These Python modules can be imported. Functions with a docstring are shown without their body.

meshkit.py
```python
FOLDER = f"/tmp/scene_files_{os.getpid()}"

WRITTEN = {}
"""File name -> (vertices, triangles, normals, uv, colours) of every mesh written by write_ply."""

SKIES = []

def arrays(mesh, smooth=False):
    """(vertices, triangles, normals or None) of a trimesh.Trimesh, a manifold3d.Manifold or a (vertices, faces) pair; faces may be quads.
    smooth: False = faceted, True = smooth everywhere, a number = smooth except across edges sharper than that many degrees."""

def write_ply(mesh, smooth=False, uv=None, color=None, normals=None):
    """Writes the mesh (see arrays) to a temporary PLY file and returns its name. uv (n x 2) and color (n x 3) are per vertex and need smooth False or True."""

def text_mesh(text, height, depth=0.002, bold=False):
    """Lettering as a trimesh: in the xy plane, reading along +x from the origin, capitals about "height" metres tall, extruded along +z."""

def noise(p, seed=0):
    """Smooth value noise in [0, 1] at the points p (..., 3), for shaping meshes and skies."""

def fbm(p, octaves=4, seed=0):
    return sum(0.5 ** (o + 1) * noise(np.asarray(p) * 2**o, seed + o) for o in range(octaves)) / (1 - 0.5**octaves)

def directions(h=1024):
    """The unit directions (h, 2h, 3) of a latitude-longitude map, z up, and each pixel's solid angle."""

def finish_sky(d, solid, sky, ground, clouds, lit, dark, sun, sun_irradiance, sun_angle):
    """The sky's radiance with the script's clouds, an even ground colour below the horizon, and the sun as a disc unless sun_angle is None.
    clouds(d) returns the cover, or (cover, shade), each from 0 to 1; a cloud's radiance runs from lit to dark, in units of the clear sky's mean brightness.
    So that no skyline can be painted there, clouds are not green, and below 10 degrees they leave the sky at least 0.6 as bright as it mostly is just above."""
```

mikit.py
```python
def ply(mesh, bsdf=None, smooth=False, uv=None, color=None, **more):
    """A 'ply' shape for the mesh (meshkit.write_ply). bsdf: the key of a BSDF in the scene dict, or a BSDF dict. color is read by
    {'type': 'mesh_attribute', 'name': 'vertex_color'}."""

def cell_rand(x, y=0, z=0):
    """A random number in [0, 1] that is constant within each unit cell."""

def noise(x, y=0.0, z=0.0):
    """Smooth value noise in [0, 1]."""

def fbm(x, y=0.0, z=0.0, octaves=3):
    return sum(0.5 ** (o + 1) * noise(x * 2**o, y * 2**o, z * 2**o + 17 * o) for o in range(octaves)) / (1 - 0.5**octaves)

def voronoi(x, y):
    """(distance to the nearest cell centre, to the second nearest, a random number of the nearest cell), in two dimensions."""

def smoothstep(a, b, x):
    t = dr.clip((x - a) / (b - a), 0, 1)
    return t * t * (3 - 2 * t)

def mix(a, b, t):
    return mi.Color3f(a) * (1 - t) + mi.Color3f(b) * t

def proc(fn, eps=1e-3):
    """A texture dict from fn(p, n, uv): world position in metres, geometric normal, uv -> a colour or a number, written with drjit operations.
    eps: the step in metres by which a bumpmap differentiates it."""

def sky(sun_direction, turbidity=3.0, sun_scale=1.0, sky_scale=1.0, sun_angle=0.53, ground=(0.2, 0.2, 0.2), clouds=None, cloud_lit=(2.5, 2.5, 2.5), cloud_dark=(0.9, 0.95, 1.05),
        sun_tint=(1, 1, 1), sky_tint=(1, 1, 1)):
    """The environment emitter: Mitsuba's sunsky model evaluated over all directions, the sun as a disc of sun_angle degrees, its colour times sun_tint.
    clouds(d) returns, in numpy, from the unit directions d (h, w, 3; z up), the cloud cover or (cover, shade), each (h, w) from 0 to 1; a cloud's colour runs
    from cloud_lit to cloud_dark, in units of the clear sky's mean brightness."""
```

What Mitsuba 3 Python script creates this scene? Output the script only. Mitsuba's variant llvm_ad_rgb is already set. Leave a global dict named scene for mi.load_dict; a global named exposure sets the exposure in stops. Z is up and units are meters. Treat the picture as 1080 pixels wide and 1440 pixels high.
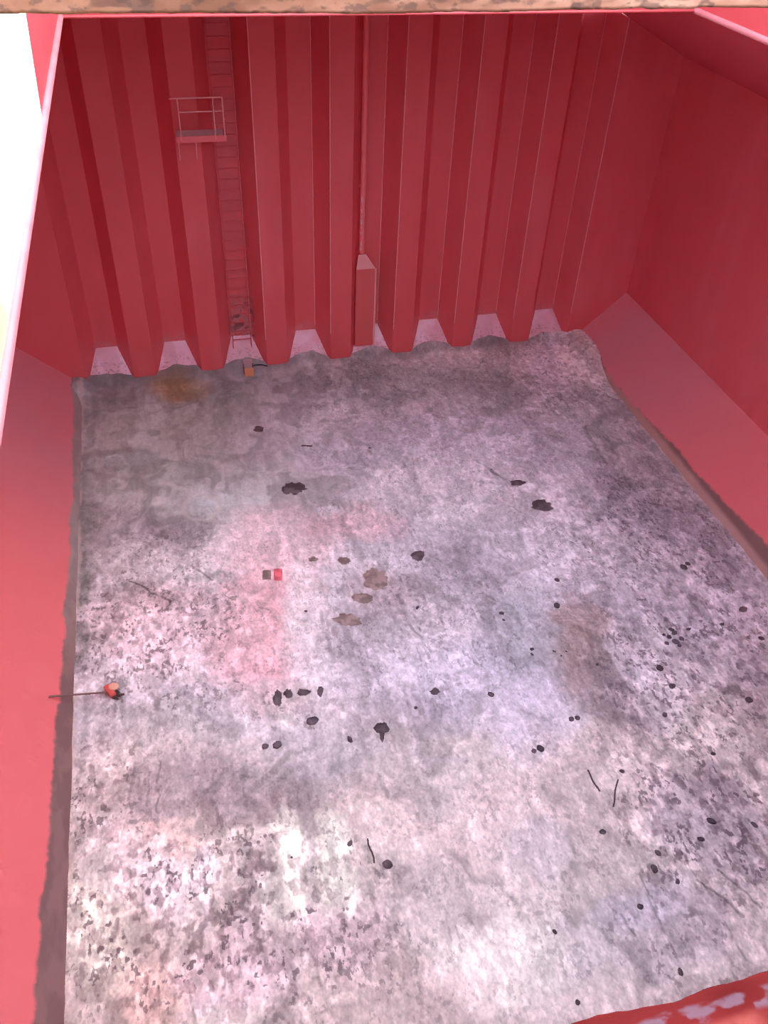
import math
import numpy as np
import trimesh
import drjit as dr
import mitsuba as mi
import meshkit
import mikit
from mikit import noise, fbm, smoothstep, mix
from shapely.geometry import Polygon

T = mi.ScalarTransform4f
scene, labels = {}, {}

# ---------------------------------------------------------------- camera, sky, exposure
EYE = np.array([0.0, 0.0, 14.803])
FWD = np.array([0.2061411, 0.72732394, -0.6546035])
UP = np.array([0.12955044, 0.64279694, 0.7550025])
scene['camera'] = {
    'type': 'perspective', 'fov_axis': 'x', 'fov': math.degrees(2 * math.atan(540 / 1200.63)), 'near_clip': 0.02, 'far_clip': 500.0,
    'to_world': T().look_at(origin=EYE.tolist(), target=(EYE + FWD).tolist(), up=UP.tolist())}


def overcast(d):
    n = meshkit.fbm(d * np.array([2.2, 2.2, 4.0]) + 3.1, 4)
    return np.clip(0.55 + 1.3 * (n - 0.45), 0.25, 0.95), np.clip(0.9 * (n - 0.35), 0, 0.5)


scene['sky'] = mikit.sky((0.35, -0.25, 0.8), turbidity=4.0, sun_scale=0.0, sky_scale=1.0, ground=(0.25, 0.22, 0.21), clouds=overcast,
                         cloud_lit=(1.25, 1.22, 1.2), cloud_dark=(0.85, 0.86, 0.9), sky_tint=(1.0, 0.96, 0.94))
exposure = 5.6

# ---------------------------------------------------------------- sizes (metres; x across the hold, y away from the camera, z up)
XL, XR = -3.105, 13.397            # feet of the two hopper slopes
HW, HH = 1.735, 1.598              # width and height of a hopper slope
WL, WR = XL - HW, XR + HW          # the vertical side plates
ZT = 8.95                          # foot of the topside slopes
ZC, ZTOP = 11.97, 13.80            # underside of the deck, top of the hatch coaming
CL, CR, CN, CF = -1.076, 9.155, 0.215, 14.606   # inner faces of the coaming
YB, DB = 24.206, 0.639             # front plane and depth of the corrugated bulkhead
YN = -9.0                          # near end of the hold
X0, PITCH, FL, WEB = -1.533, 2.1, 0.665, 0.387
SHELF = 0.877


# ---------------------------------------------------------------- helpers
def obj(key, mesh, bsdf, smooth=False, **kw):
    k, n = key, 0
    while k in scene:
        n += 1
        k = f'{key}_{n:03d}'
    scene[k] = mikit.ply(mesh, bsdf, smooth, **kw)
    return k


_used = {}


def thing(name, label, cat, group=None):
    n = _used.get(name, -1) + 1
    _used[name] = n
    key = name if n == 0 else f'{name}_{n:03d}'
    labels[key] = {'label': label, 'category': cat}
    if group:
        labels[key]['group'] = group
    return key


def cat_mesh(ms):
    return trimesh.util.concatenate(ms)


def box(x0, x1, y0, y1, z0, z1):
    m = trimesh.creation.box((x1 - x0, y1 - y0, z1 - z0))
    m.apply_translation(((x0 + x1) / 2, (y0 + y1) / 2, (z0 + z1) / 2))
    return m


def tube(a, b, r, n=10):
    return trimesh.creation.cylinder(radius=r, segment=[a, b], sections=n)


def polytube(pts, r, n=10):
    pts = [np.asarray(p, float) for p in pts]
    ms = [tube(a, b, r, n) for a, b in zip(pts[:-1], pts[1:])]
    ms += [trimesh.creation.icosphere(1, r * 1.01).apply_translation(p) for p in pts[1:-1]]
    return cat_mesh(ms)


def slab(quad, t):
    """A plate: the corners of one face, thickened by t against its normal."""
    q = np.asarray(quad, float)
    n = np.cross(q - q[0], np.roll(q, -1, 0) - q[0]).sum(0)
    n /= np.linalg.norm(n)
    v = np.vstack([q, q - n * t])
    k = len(q)
    f = [[0, i, i + 1] for i in range(1, k - 1)] + [[k, k + i + 1, k + i] for i in range(1, k - 1)]
    for i in range(k):
        j = (i + 1) % k
        f += [[i, k + i, k + j], [i, k + j, j]]
    return trimesh.Trimesh(v, np.array(f), process=False)


def grid(x, y, zf):
    gx, gy = np.meshgrid(x, y, indexing='ij')
    v = np.stack([gx, gy, zf(gx, gy)], -1).reshape(-1, 3)
    i = np.arange(len(x) * len(y)).reshape(len(x), len(y))
    f = np.concatenate([np.stack([i[:-1, :-1], i[1:, :-1], i[1:, 1:]], -1).reshape(-1, 3), np.stack([i[:-1, :-1], i[1:, 1:], i[:-1, 1:]], -1).reshape(-1, 3)])
    return v, f


# ---------------------------------------------------------------- materials
def prin(color, rough=0.5, spec=0.4, metallic=0.0, bump=None, scale=0.0, **kw):
    c = {'type': 'rgb', 'value': list(color)} if isinstance(color, (tuple, list)) else mikit.proc(color)
    b = {'type': 'principled', 'base_color': c, 'roughness': rough, 'specular': spec, 'metallic': metallic, **kw}
    if bump is not None:
        b = {'type': 'bumpmap', 'arbitrary': mikit.proc(bump, 4e-3), 'scale': scale, 'bsdf': b}
    return {'type': 'twosided', 'bsdf': b}


RED = (0.62, 0.096, 0.108)
RED_DARK = (0.53, 0.076, 0.088)
RED_DUST = (0.67, 0.15, 0.172)


def red_paint(p, n, uv):
    x, y, z = p.x, p.y, p.z
    streak = fbm(x * 3.0 + y * 2.1, z * 0.22, y * 1.7, 3)
    cloud = fbm(x * 0.5, z * 0.45 + 7, y * 0.5, 3)
    c = mix(RED, RED_DUST, 0.55 * smoothstep(0.42, 0.72, cloud) * smoothstep(0.3, 0.7, streak))
    c = mix(c, RED_DARK, 0.45 * smoothstep(0.5, 0.75, fbm(x * 0.9 + 31, y * 0.9, z * 0.3, 3)))
    return c


def bulkhead_paint(p, n, uv):
    x, y, z = p.x, p.y, p.z
    c = red_paint(p, n, uv)
    fine = fbm(x * 9.0, z * 9.0, y * 9.0, 4)
    # scuffed pale plate round the access ladder, flaking rust low in that recess, dust just above the sloped plates
    rungs = smoothstep(0.05, 0.45, x - 1.35) * (1 - smoothstep(0.2, 0.5, x - 2.35)) * smoothstep(24.6, 24.8, y)
    c = mix(c, (0.46, 0.11, 0.125), 0.45 * rungs * smoothstep(0.35, 0.6, fbm(x * 1.5, z * 2.5, 3.0, 3)))
    low = rungs * (1 - smoothstep(1.3, 2.6, z))
    c = mix(c, (0.42, 0.20, 0.22), 0.9 * low * smoothstep(0.42, 0.55, fine))
    c = mix(c, (0.16, 0.05, 0.055), 0.85 * low * smoothstep(0.52, 0.6, fbm(x * 7 + 9, z * 7, 5.0, 4)))
    dust = smoothstep(24.7, 24.8, y) * (1 - smoothstep(0.85, 1.35, z + 0.4 * (fbm(x * 2, z * 2, 1.0, 3) - 0.5)))
    c = mix(c, (0.55, 0.21, 0.24), 0.7 * dust * smoothstep(0.4, 0.6, fine))
    return c


def shelf_paint(p, n, uv):
    x, y, z = p.x, p.y, p.z
    a = fbm(x * 1.3, y * 3, z * 1.5, 3)
    b = fbm(x * 17, y * 17, z * 17, 4)
    c = mix((0.76, 0.42, 0.55), (0.82, 0.55, 0.69), smoothstep(0.35, 0.65, a))
    c = mix(c, (0.64, 0.33, 0.41), 0.6 * smoothstep(0.45, 0.65, fbm(x * 2.4, z * 1.0, 8.0, 3)))
    return mix(c, (0.27, 0.19, 0.23), 0.55 * smoothstep(0.56, 0.68, b) * (1 - smoothstep(0.25, 0.75, z)))


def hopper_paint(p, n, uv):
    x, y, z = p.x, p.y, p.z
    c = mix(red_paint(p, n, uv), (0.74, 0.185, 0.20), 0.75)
    c = mix(c, (0.62, 0.22, 0.275), 0.75 * smoothstep(14.5, 21.0, y) * (0.7 + 0.6 * fbm(x * 0.8, y * 0.8, 2.0, 3)))
    left = dr.select(x < 5.0, mi.Float(1), mi.Float(0))
    edge = left * (0.15 + 0.018 * dr.maximum(0.0, 16.5 - y) + 0.055 * dr.maximum(0.0, y - 21.5)) + (1 - left) * (0.10 + 0.034 * dr.clip(20.5 - y, 0.0, 7.0) + 0.05 * dr.maximum(0.0, y - 21))
    wob = 0.14 * (fbm(y * 1.6, x * 1.0, 3.0, 4) - 0.5) + 0.05 * (fbm(y * 9.0, z * 9, 1.0, 3) - 0.5)
    t = 1 - smoothstep(-0.025, 0.035, z - edge - wob)
    g = fbm(y * 2.2, z * 7, x, 4)
    far = smoothstep(12.0, 17.0, y)
    stain = mix(mix((0.20, 0.138, 0.132), (0.145, 0.108, 0.108), smoothstep(0.4, 0.6, g)), mix((0.31, 0.28, 0.28), (0.26, 0.235, 0.24), smoothstep(0.4, 0.6, g)), far * left)
    stain = mix(stain, mix((0.50, 0.32, 0.29), (0.20, 0.12, 0.115), smoothstep(0.09, 0.2, z + 0.06 * (g - 0.5))), 0.75 * (1 - left))
    return mix(c, stain, 0.93 * t)


def topside_shaded_paint(p, n, uv):
    return mix(red_paint(p, n, uv), (0.38, 0.045, 0.062), 0.8)  # darkened so the colour carries the shade under the topside slopes


def trim_pink(p, n, uv):
    return mix((0.42, 0.11, 0.12), (0.46, 0.17, 0.18), fbm(p.x * 3, p.y * 3, p.z * 3, 3))


def cream_tone(p, n, uv):
    a = fbm(p.y * 0.5, p.z * 0.7, 4.0, 3)
    return mix((0.83, 0.83, 0.80), (0.82, 0.80, 0.25), smoothstep(0.4, 0.65, a))


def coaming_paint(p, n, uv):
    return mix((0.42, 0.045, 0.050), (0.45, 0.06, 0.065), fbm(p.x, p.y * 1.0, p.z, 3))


def rust(p, n, uv):
    x, y, z = p.x, p.y, p.z
    a = fbm(x * 2.3, y * 2.3, z * 5.0, 4)
    b = fbm(x * 16 + 3, y * 16, z * 22, 4)
    side = smoothstep(1.0, 2.2, x + 1.2 * (a - 0.5))
    c = mix(mix((0.135, 0.056, 0.032), (0.200, 0.090, 0.054), smoothstep(0.35, 0.65, a)), mix((0.25, 0.120, 0.075), (0.32, 0.175, 0.118), smoothstep(0.4, 0.6, a)), side)
    c = mix(c, (0.075, 0.034, 0.026), 0.7 * smoothstep(0.54, 0.66, fbm(x * 6 + 8, y * 6, z * 14, 3)))
    return mix(c, (0.055, 0.03, 0.024), 0.6 * smoothstep(0.56, 0.68, b))


def worn_shaded_red(p, n, uv):
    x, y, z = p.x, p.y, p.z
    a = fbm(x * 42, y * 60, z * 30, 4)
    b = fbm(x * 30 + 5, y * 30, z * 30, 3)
    c = mix((0.058, 0.0045, 0.0045), (0.085, 0.008, 0.0075), smoothstep(0.35, 0.65, fbm(x * 8, y * 8, 2.0, 3)))  # red kept very dark: the shade over the rim is in the colour
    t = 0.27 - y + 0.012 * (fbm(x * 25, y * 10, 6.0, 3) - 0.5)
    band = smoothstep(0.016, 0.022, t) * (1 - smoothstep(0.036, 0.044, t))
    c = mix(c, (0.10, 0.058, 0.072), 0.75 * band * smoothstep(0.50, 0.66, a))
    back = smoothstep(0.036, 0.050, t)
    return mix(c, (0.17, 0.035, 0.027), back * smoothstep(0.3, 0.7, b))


scene['red_plate'] = prin(red_paint, 0.42, 0.45)
scene['bulkhead_plate'] = prin(bulkhead_paint, 0.45, 0.45)
scene['shelf_plate'] = prin(shelf_paint, 0.6, 0.3)
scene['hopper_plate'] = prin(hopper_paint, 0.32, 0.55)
scene['topside_shaded_plate'] = prin(topside_shaded_paint, 0.5, 0.4)
scene['coaming_plate'] = prin(coaming_paint, 0.45, 0.45)
scene['pink_bar'] = prin(trim_pink, 0.4, 0.5)
scene['cream_plate'] = prin(cream_tone, 0.5, 0.4)
scene['pale_pink_steel'] = prin((0.72, 0.32, 0.33), 0.4, 0.5)
scene['rusty_steel'] = prin(rust, 0.75, 0.2)
scene['worn_shaded_lip'] = prin(worn_shaded_red, 0.95, 0.04)
scene['ladder_steel'] = prin((0.52, 0.085, 0.10), 0.55, 0.35)
scene['rail_steel'] = prin((0.74, 0.38, 0.40), 0.5, 0.4)
scene['grate_steel'] = prin((0.60, 0.33, 0.37), 0.6, 0.3)
scene['pipe_steel'] = prin((0.72, 0.16, 0.18), 0.4, 0.5)
scene['casing_steel'] = prin((0.58, 0.11, 0.11), 0.5, 0.4)
scene['peel_paint'] = prin((0.60, 0.44, 0.47), 0.6, 0.3)
scene['deck_steel'] = prin((0.30, 0.06, 0.06), 0.6, 0.3)

# ---------------------------------------------------------------- the floor's marks, in metres on the floor
COL = {'grey': (0.325, 0.335, 0.365), 'olive': (0.385, 0.388, 0.375), 'olivel': (0.445, 0.452, 0.46), 'ochre': (0.42, 0.30, 0.18), 'ice': (0.60, 0.63, 0.68), 'lav': (0.65, 0.60, 0.71),
       'white': (0.80, 0.73, 0.77), 'dviolet': (0.26, 0.22, 0.255), 'dgrey': (0.215, 0.205, 0.21), 'dark': (0.14, 0.11, 0.13), 'pink': (0.74, 0.43, 0.48), 'pinkl': (0.74, 0.55, 0.60),
       'brownv': (0.31, 0.245, 0.26), 'rust': (0.42, 0.285, 0.245), 'cream': (0.88, 0.88, 0.77), 'peach': (0.76, 0.55, 0.49), 'peachl': (0.70, 0.58, 0.545), 'dgreyp': (0.36, 0.31, 0.32)}
BLOTCHES = [
    (-0.5, 22.93, 0.243, -0.014, -0.109, -0.582, 'grey', 0.75), (3.46, 22.81, 0.163, -0.019, -0.018, -0.791, 'grey', 0.6), (-1.42, 20.86, 0.555, -0.017, -0.085, -0.436, 'olive', 0.55),
    (1.66, 20.99, 0.43, -0.053, -0.11, -0.568, 'olive', 0.45), (-0.02, 18.28, 0.35, -0.027, -0.151, -0.758, 'olivel', 0.5), (-0.46, 23.54, 1.544, -0.097, -0.232, -1.236, 'ochre', 0.8),
    (0.18, 23.3, 1.931, -0.151, -0.302, -1.539, 'ochre', 0.45), (0.02, 17.62, 3.176, -0.222, -0.517, -2.29, 'ice', 0.7), (-1.19, 21.53, 2.666, -0.371, -0.318, -0.618, 'ice', 0.35),
    (0.88, 17.8, 0.881, -0.101, -0.554, -2.794, 'ice', 0.45), (-2.03, 19.95, 1.031, 0.097, 0.354, -3.092, 'ice', 0.4), (-3.24, 23.93, 2.804, 1.161, 0.935, -0.623, 'ice', 0.6),
    (4.14, 20.51, 0.384, -0.078, -0.091, -0.477, 'lav', 0.5), (8.74, 18.9, 0.342, -0.123, -0.082, -0.425, 'lav', 0.6), (12.45, 22.25, 0.779, -0.333, -0.073, -0.393, 'lav', 0.6),
    (13.67, 22.96, 0.703, -0.575, -0.468, -0.201, 'white', 0.7), (13.69, 22.25, 2.345, -0.714, 0.16, -0.67, 'white', 0.7), (9.58, 21.26, 1.041, -0.373, -0.167, -0.884, 'grey', 0.5),
    (6.62, 22.44, 0.349, -0.073, -0.024, -0.995, 'grey', 0.35), (11.72, 19.45, 0.506, -0.538, -0.542, -0.133, 'grey', 0.45), (12.45, 15.8, 0.424, -0.688, -0.46, -0.023, 'dviolet', 0.55),
    (12.39, 13.74, 0.443, -0.781, -0.723, -0.041, 'dviolet', 0.4), (12.21, 17.51, 0.794, -1.04, -0.611, -0.084, 'dviolet', 0.35), (6.79, 16.93, 0.347, -0.109, -0.134, -0.672, 'white', 0.45),
    (8.97, 14.16, 0.564, -0.243, -0.196, -0.968, 'white', 0.35), (10.42, 13.07, 0.45, -0.293, -0.435, -0.88, 'white', 0.3), (-1.98, 17.08, 0.693, -0.099, -0.585, -1.215, 'dviolet', 0.45),
    (-0.84, 16.99, 1.061, -0.251, -1.003, -1.581, 'dviolet', 0.4), (-3.05, 15.87, 5.232, -0.1, -0.086, -0.272, 'dgrey', 0.75), (-2.86, 17.68, 3.58, 0.038, -0.076, -0.355, 'dgrey', 0.5),
    (-1.2, 14.99, 0.745, -0.3, -0.771, -0.839, 'white', 0.35), (-1.39, 14.56, 1.149, -0.676, -4.257, -3.378, 'dark', 0.35), (1.22, 13.55, 1.09, -0.157, -0.093, -0.437, 'pink', 0.8),
    (0.64, 12.8, 1.046, -0.137, -0.211, -0.982, 'pink', 0.6), (1.92, 15.88, 0.687, -0.11, -0.159, -0.775, 'pinkl', 0.6), (1.9, 13.63, 2.364, -0.24, -0.048, -0.671, 'white', 0.5),
    (2.35, 13.31, 4.36, -0.138, 0.069, -0.796, 'brownv', 0.45), (3.83, 16.18, 0.877, -0.199, -0.292, -1.449, 'pink', 0.35), (-0.88, 13.55, 0.57, -0.037, -0.171, -0.802, 'pinkl', 0.5),
    (1.88, 12.53, 1.571, -0.172, -0.069, -0.722, 'white', 0.45), (4.49, 11.76, 1.002, -0.293, -0.177, -0.833, 'white', 0.4), (4.82, 10.68, 0.514, -0.162, -0.196, -0.891, 'lav', 0.5),
    (6.36, 9.59, 1.042, -0.415, -0.213, -0.936, 'lav', 0.4), (3.78, 13.59, 1.243, 0.029, 0.3, -1.143, 'brownv', 0.45), (4.41, 13.34, 0.732, -0.415, -0.82, -1.028, 'brownv', 0.3),
    (6.22, 13.95, 0.741, -0.357, -0.714, -1.441, 'dviolet', 0.4), (6.45, 11.56, 0.769, -0.709, -0.649, -0.512, 'grey', 0.35), (7.25, 11.82, 0.758, -0.718, -0.758, -0.58, 'grey', 0.4),
    (8.41, 11.8, 1.331, -0.814, -0.556, -1.152, 'rust', 0.6), (7.72, 10.65, 1.674, -0.349, 0.11, -1.122, 'rust', 0.55), (7.92, 9.62, 1.554, 0.201, 0.434, -1.019, 'brownv', 0.6),
    (8.12, 8.83, 0.882, -1.176, -1.551, -0.963, 'brownv', 0.5), (8.31, 11.38, 0.801, -0.363, -0.128, -0.609, 'brownv', 0.3), (0.04, 9.12, 0.385, -0.018, -0.181, -1.507, 'brownv', 0.5),
    (-1.41, 9.45, 1.5, -0.068, -0.256, -1.125, 'dviolet', 0.35), (1.21, 8.71, 1.217, -0.214, -0.384, -1.687, 'brownv', 0.45), (-0.44, 9.71, 1.066, -0.474, -0.968, -1.422, 'dviolet', 0.3),
    (1.75, 9.38, 0.872, -0.172, -0.275, -1.261, 'grey', 0.3), (-1.74, 11.18, 0.586, -0.025, -0.314, -1.436, 'grey', 0.35), (0.73, 11.18, 0.915, -0.261, -0.937, -2.113, 'brownv', 0.35),
    (0.74, 7.52, 2.602, -0.414, -0.266, -1.094, 'cream', 0.95), (1.48, 7.35, 2.735, -0.534, -0.251, -1.1, 'cream', 0.9), (0.46, 6.93, 3.209, -0.535, -0.468, -2.005, 'cream', 0.8),
    (-1.0, 5.52, 3.059, -0.266, -1.064, -4.255, 'white', 0.8), (-0.87, 5.18, 1.527, -0.153, -0.763, -3.257, 'cream', 0.5), (-1.38, 7.6, 2.745, -0.148, -0.297, -1.335, 'white', 0.5),
    (-0.78, 7.46, 5.456, -0.448, -0.299, -1.345, 'white', 0.5), (1.13, 7.56, 8.092, -1.445, -0.145, -0.867, 'dgreyp', 0.5), (-0.08, 7.05, 2.311, -0.295, -0.246, -1.032, 'dgreyp', 0.4),
    (-1.81, 5.82, 1.52, -0.074, -0.392, -1.594, 'peach', 0.6), (-1.46, 8.43, 1.316, -0.077, -0.658, -2.902, 'peach', 0.45), (-2.58, 7.25, 2.132, 0.017, -0.186, -0.795, 'cream', 0.5),
    (-2.33, 8.35, 1.365, -0.021, -0.352, -1.51, 'white', 0.4), (-0.47, 5.83, 1.235, -0.137, -0.353, -1.548, 'pinkl', 0.4), (3.42, 8.06, 0.586, -0.172, -0.257, -1.144, 'peachl', 0.5),
    (4.51, 7.08, 0.596, -0.219, -0.274, -1.215, 'peachl', 0.5), (3.82, 8.44, 1.155, -0.358, -0.358, -1.613, 'grey', 0.25), (6.96, 7.74, 0.546, -0.253, -0.208, -0.934, 'peachl', 0.45),
    (5.18, 6.65, 1.04, -0.871, -1.016, -1.475, 'grey', 0.3), (8.66, 6.88, 0.809, -0.834, -0.628, -0.846, 'dviolet', 0.5), (11.26, 9.28, 0.995, -1.029, -0.514, -0.617, 'dviolet', 0.5),
    (8.81, 6.11, 1.341, -0.278, 0.108, -1.172, 'dgreyp', 0.5), (7.48, 5.58, 1.014, -0.15, 0.113, -1.251, 'dgreyp', 0.35), (9.04, 7.27, 1.591, -0.909, -0.455, -2.121, 'brownv', 0.4),
    (5.68, 4.98, 0.642, -0.171, -0.1, -1.536, 'grey', 0.3), (3.79, 5.07, 0.907, -0.156, -0.099, -1.545, 'cream', 0.35), (2.04, 4.92, 0.703, -0.183, -0.45, -1.883, 'peachl', 0.5),
    (6.99, 4.68, 0.949, -0.322, -0.125, -1.844, 'dgreyp', 0.4), (6.55, 5.4, 1.238, -0.248, 0.035, -2.864, 'lav', 0.3), (1.31, 5.87, 1.177, -0.258, -0.331, -1.49, 'pinkl', 0.35),
    (3.17, 6.3, 0.957, -0.281, -0.363, -1.618, 'dgreyp', 0.3), (0.12, 5.92, 2.105, -0.289, -0.187, -0.781, 'dgreyp', 0.3), (3.38, 10.05, 1.088, -0.283, -0.413, -1.893, 'dviolet', 0.3),
    (13.12, 20.39, 1.039, -1.001, -0.475, -0.152, 'grey', 0.3),
]
FLAKING = [
    (-0.71, 6.82, 0.32, -0.031, -0.138, -0.596, 1), (-1.37, 13.22, 0.459, -0.02, -0.093, -0.435, 0.8), (-1.25, 15.75, 0.651, -0.032, -0.172, -0.818, 0.6),
    (10.81, 10.63, 0.387, -0.222, -0.053, -0.247, 0.8), (8.64, 6.59, 0.545, -0.319, -0.137, -0.6, 1), (11.17, 14.55, 0.342, -0.173, -0.086, -0.42, 0.7),
    (12.45, 22.25, 0.485, -0.208, -0.072, -0.393, 0.5), (7.35, 4.84, 0.605, -0.345, -0.221, -0.949, 0.5), (1.43, 10.85, 1.108, -0.19, -0.301, -1.377, 0.5),
    (-2.58, 9.11, 1.316, 0.0, -0.129, -0.575, 0.8), (4.66, 12.37, 0.364, -0.104, -0.095, -0.449, 0.35),
]
PATCHES = [
    (2.43, 17.89, 0.38, -0.08, -0.05, -0.33, 'dark'), (8.91, 15.86, 0.33, -0.07, -0.1, -0.25, 'dark'), (8.61, 16.91, 0.24, -0.04, -0.05, -0.14, 'dark'), (5.1, 14.67, 0.23, -0.05, -0.05, -0.2, 'dark'),
    (3.89, 14.05, 0.34, -0.07, -0.09, -0.39, 'brown'), (3.43, 13.52, 0.32, -0.06, -0.04, -0.18, 'brown'), (2.94, 12.92, 0.35, -0.08, -0.04, -0.22, 'brown'), (1.26, 11.16, 0.11, -0.02, -0.03, -0.14, 'black'),
    (1.58, 11.11, 0.16, -0.03, -0.02, -0.11, 'black'), (1.03, 11.08, 0.1, -0.02, -0.03, -0.25, 'dark'), (2.99, 9.89, 0.19, -0.04, -0.04, -0.18, 'black'), (4.33, 10.55, 0.12, -0.02, -0.03, -0.1, 'dark'),
    (3.26, 14.84, 0.18, -0.04, -0.03, -0.15, 'brown'), (1.31, 14.76, 0.12, -0.02, -0.03, -0.19, 'brown'), (1.58, 14.71, 0.12, -0.03, -0.04, -0.24, 'red'), (1.93, 20.82, 0.17, -0.03, -0.02, -0.18, 'dark'),
    (2.5, 15.07, 0.14, -0.03, -0.02, -0.1, 'brown'), (12.24, 11.29, 0.12, -0.02, -0.06, -0.1, 'dark'), (1.93, 11.07, 0.07, -0.01, -0.03, -0.14, 'dark'),
]
LUMPS = [
    (9.96, 10.96, 0.061), (10.05, 10.87, 0.051), (10.22, 10.95, 0.082), (10.13, 10.71, 0.092), (9.91, 10.71, 0.051), (10.3, 10.76, 0.063), (10.16, 10.59, 0.041), (10.21, 11.06, 0.051),
    (8.21, 13.13, 0.102), (7.87, 12.33, 0.071), (5.47, 10.21, 0.073), (9.4, 10.09, 0.082), (6.8, 11.21, 0.054), (6.75, 11.07, 0.041), (7.27, 11.04, 0.041), (7.38, 10.89, 0.041),
    (7.54, 10.98, 0.03), (8.07, 10.48, 0.051), (10.62, 11.0, 0.051), (11.53, 12.89, 0.081), (11.71, 12.99, 0.073), (12.15, 10.38, 0.061), (6.48, 6.78, 0.073), (1.64, 10.36, 0.081),
    (0.61, 9.97, 0.082), (0.85, 9.95, 0.082), (2.29, 9.75, 0.073), (1.83, 7.6, 0.061), (2.4, 7.06, 0.073), (6.91, 9.25, 0.054), (7.05, 9.25, 0.051), (6.01, 8.72, 0.071),
    (5.86, 8.7, 0.061), (0.75, 7.57, 0.032), (2.03, 13.38, 0.061), (4.6, 12.95, 0.051), (6.49, 12.37, 0.051), (6.47, 12.17, 0.051), (3.81, 10.23, 0.051), (11.48, 10.97, 0.051),
    (8.91, 8.93, 0.061), (10.89, 8.88, 0.073), (9.42, 7.85, 0.061), (7.09, 5.91, 0.063), (7.3, 6.17, 0.054), (7.39, 5.6, 0.073), (7.41, 7.88, 0.041), (9.43, 9.58, 0.061),
    (4.94, 19.28, 0.051), (8.6, 6.52, 0.073), (9.37, 6.27, 0.061), (8.22, 6.24, 0.051), (4.82, 4.16, 0.041), (6.52, 5.34, 0.051), (4.89, 5.28, 0.051), (6.68, 4.2, 0.051),
]
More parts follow.
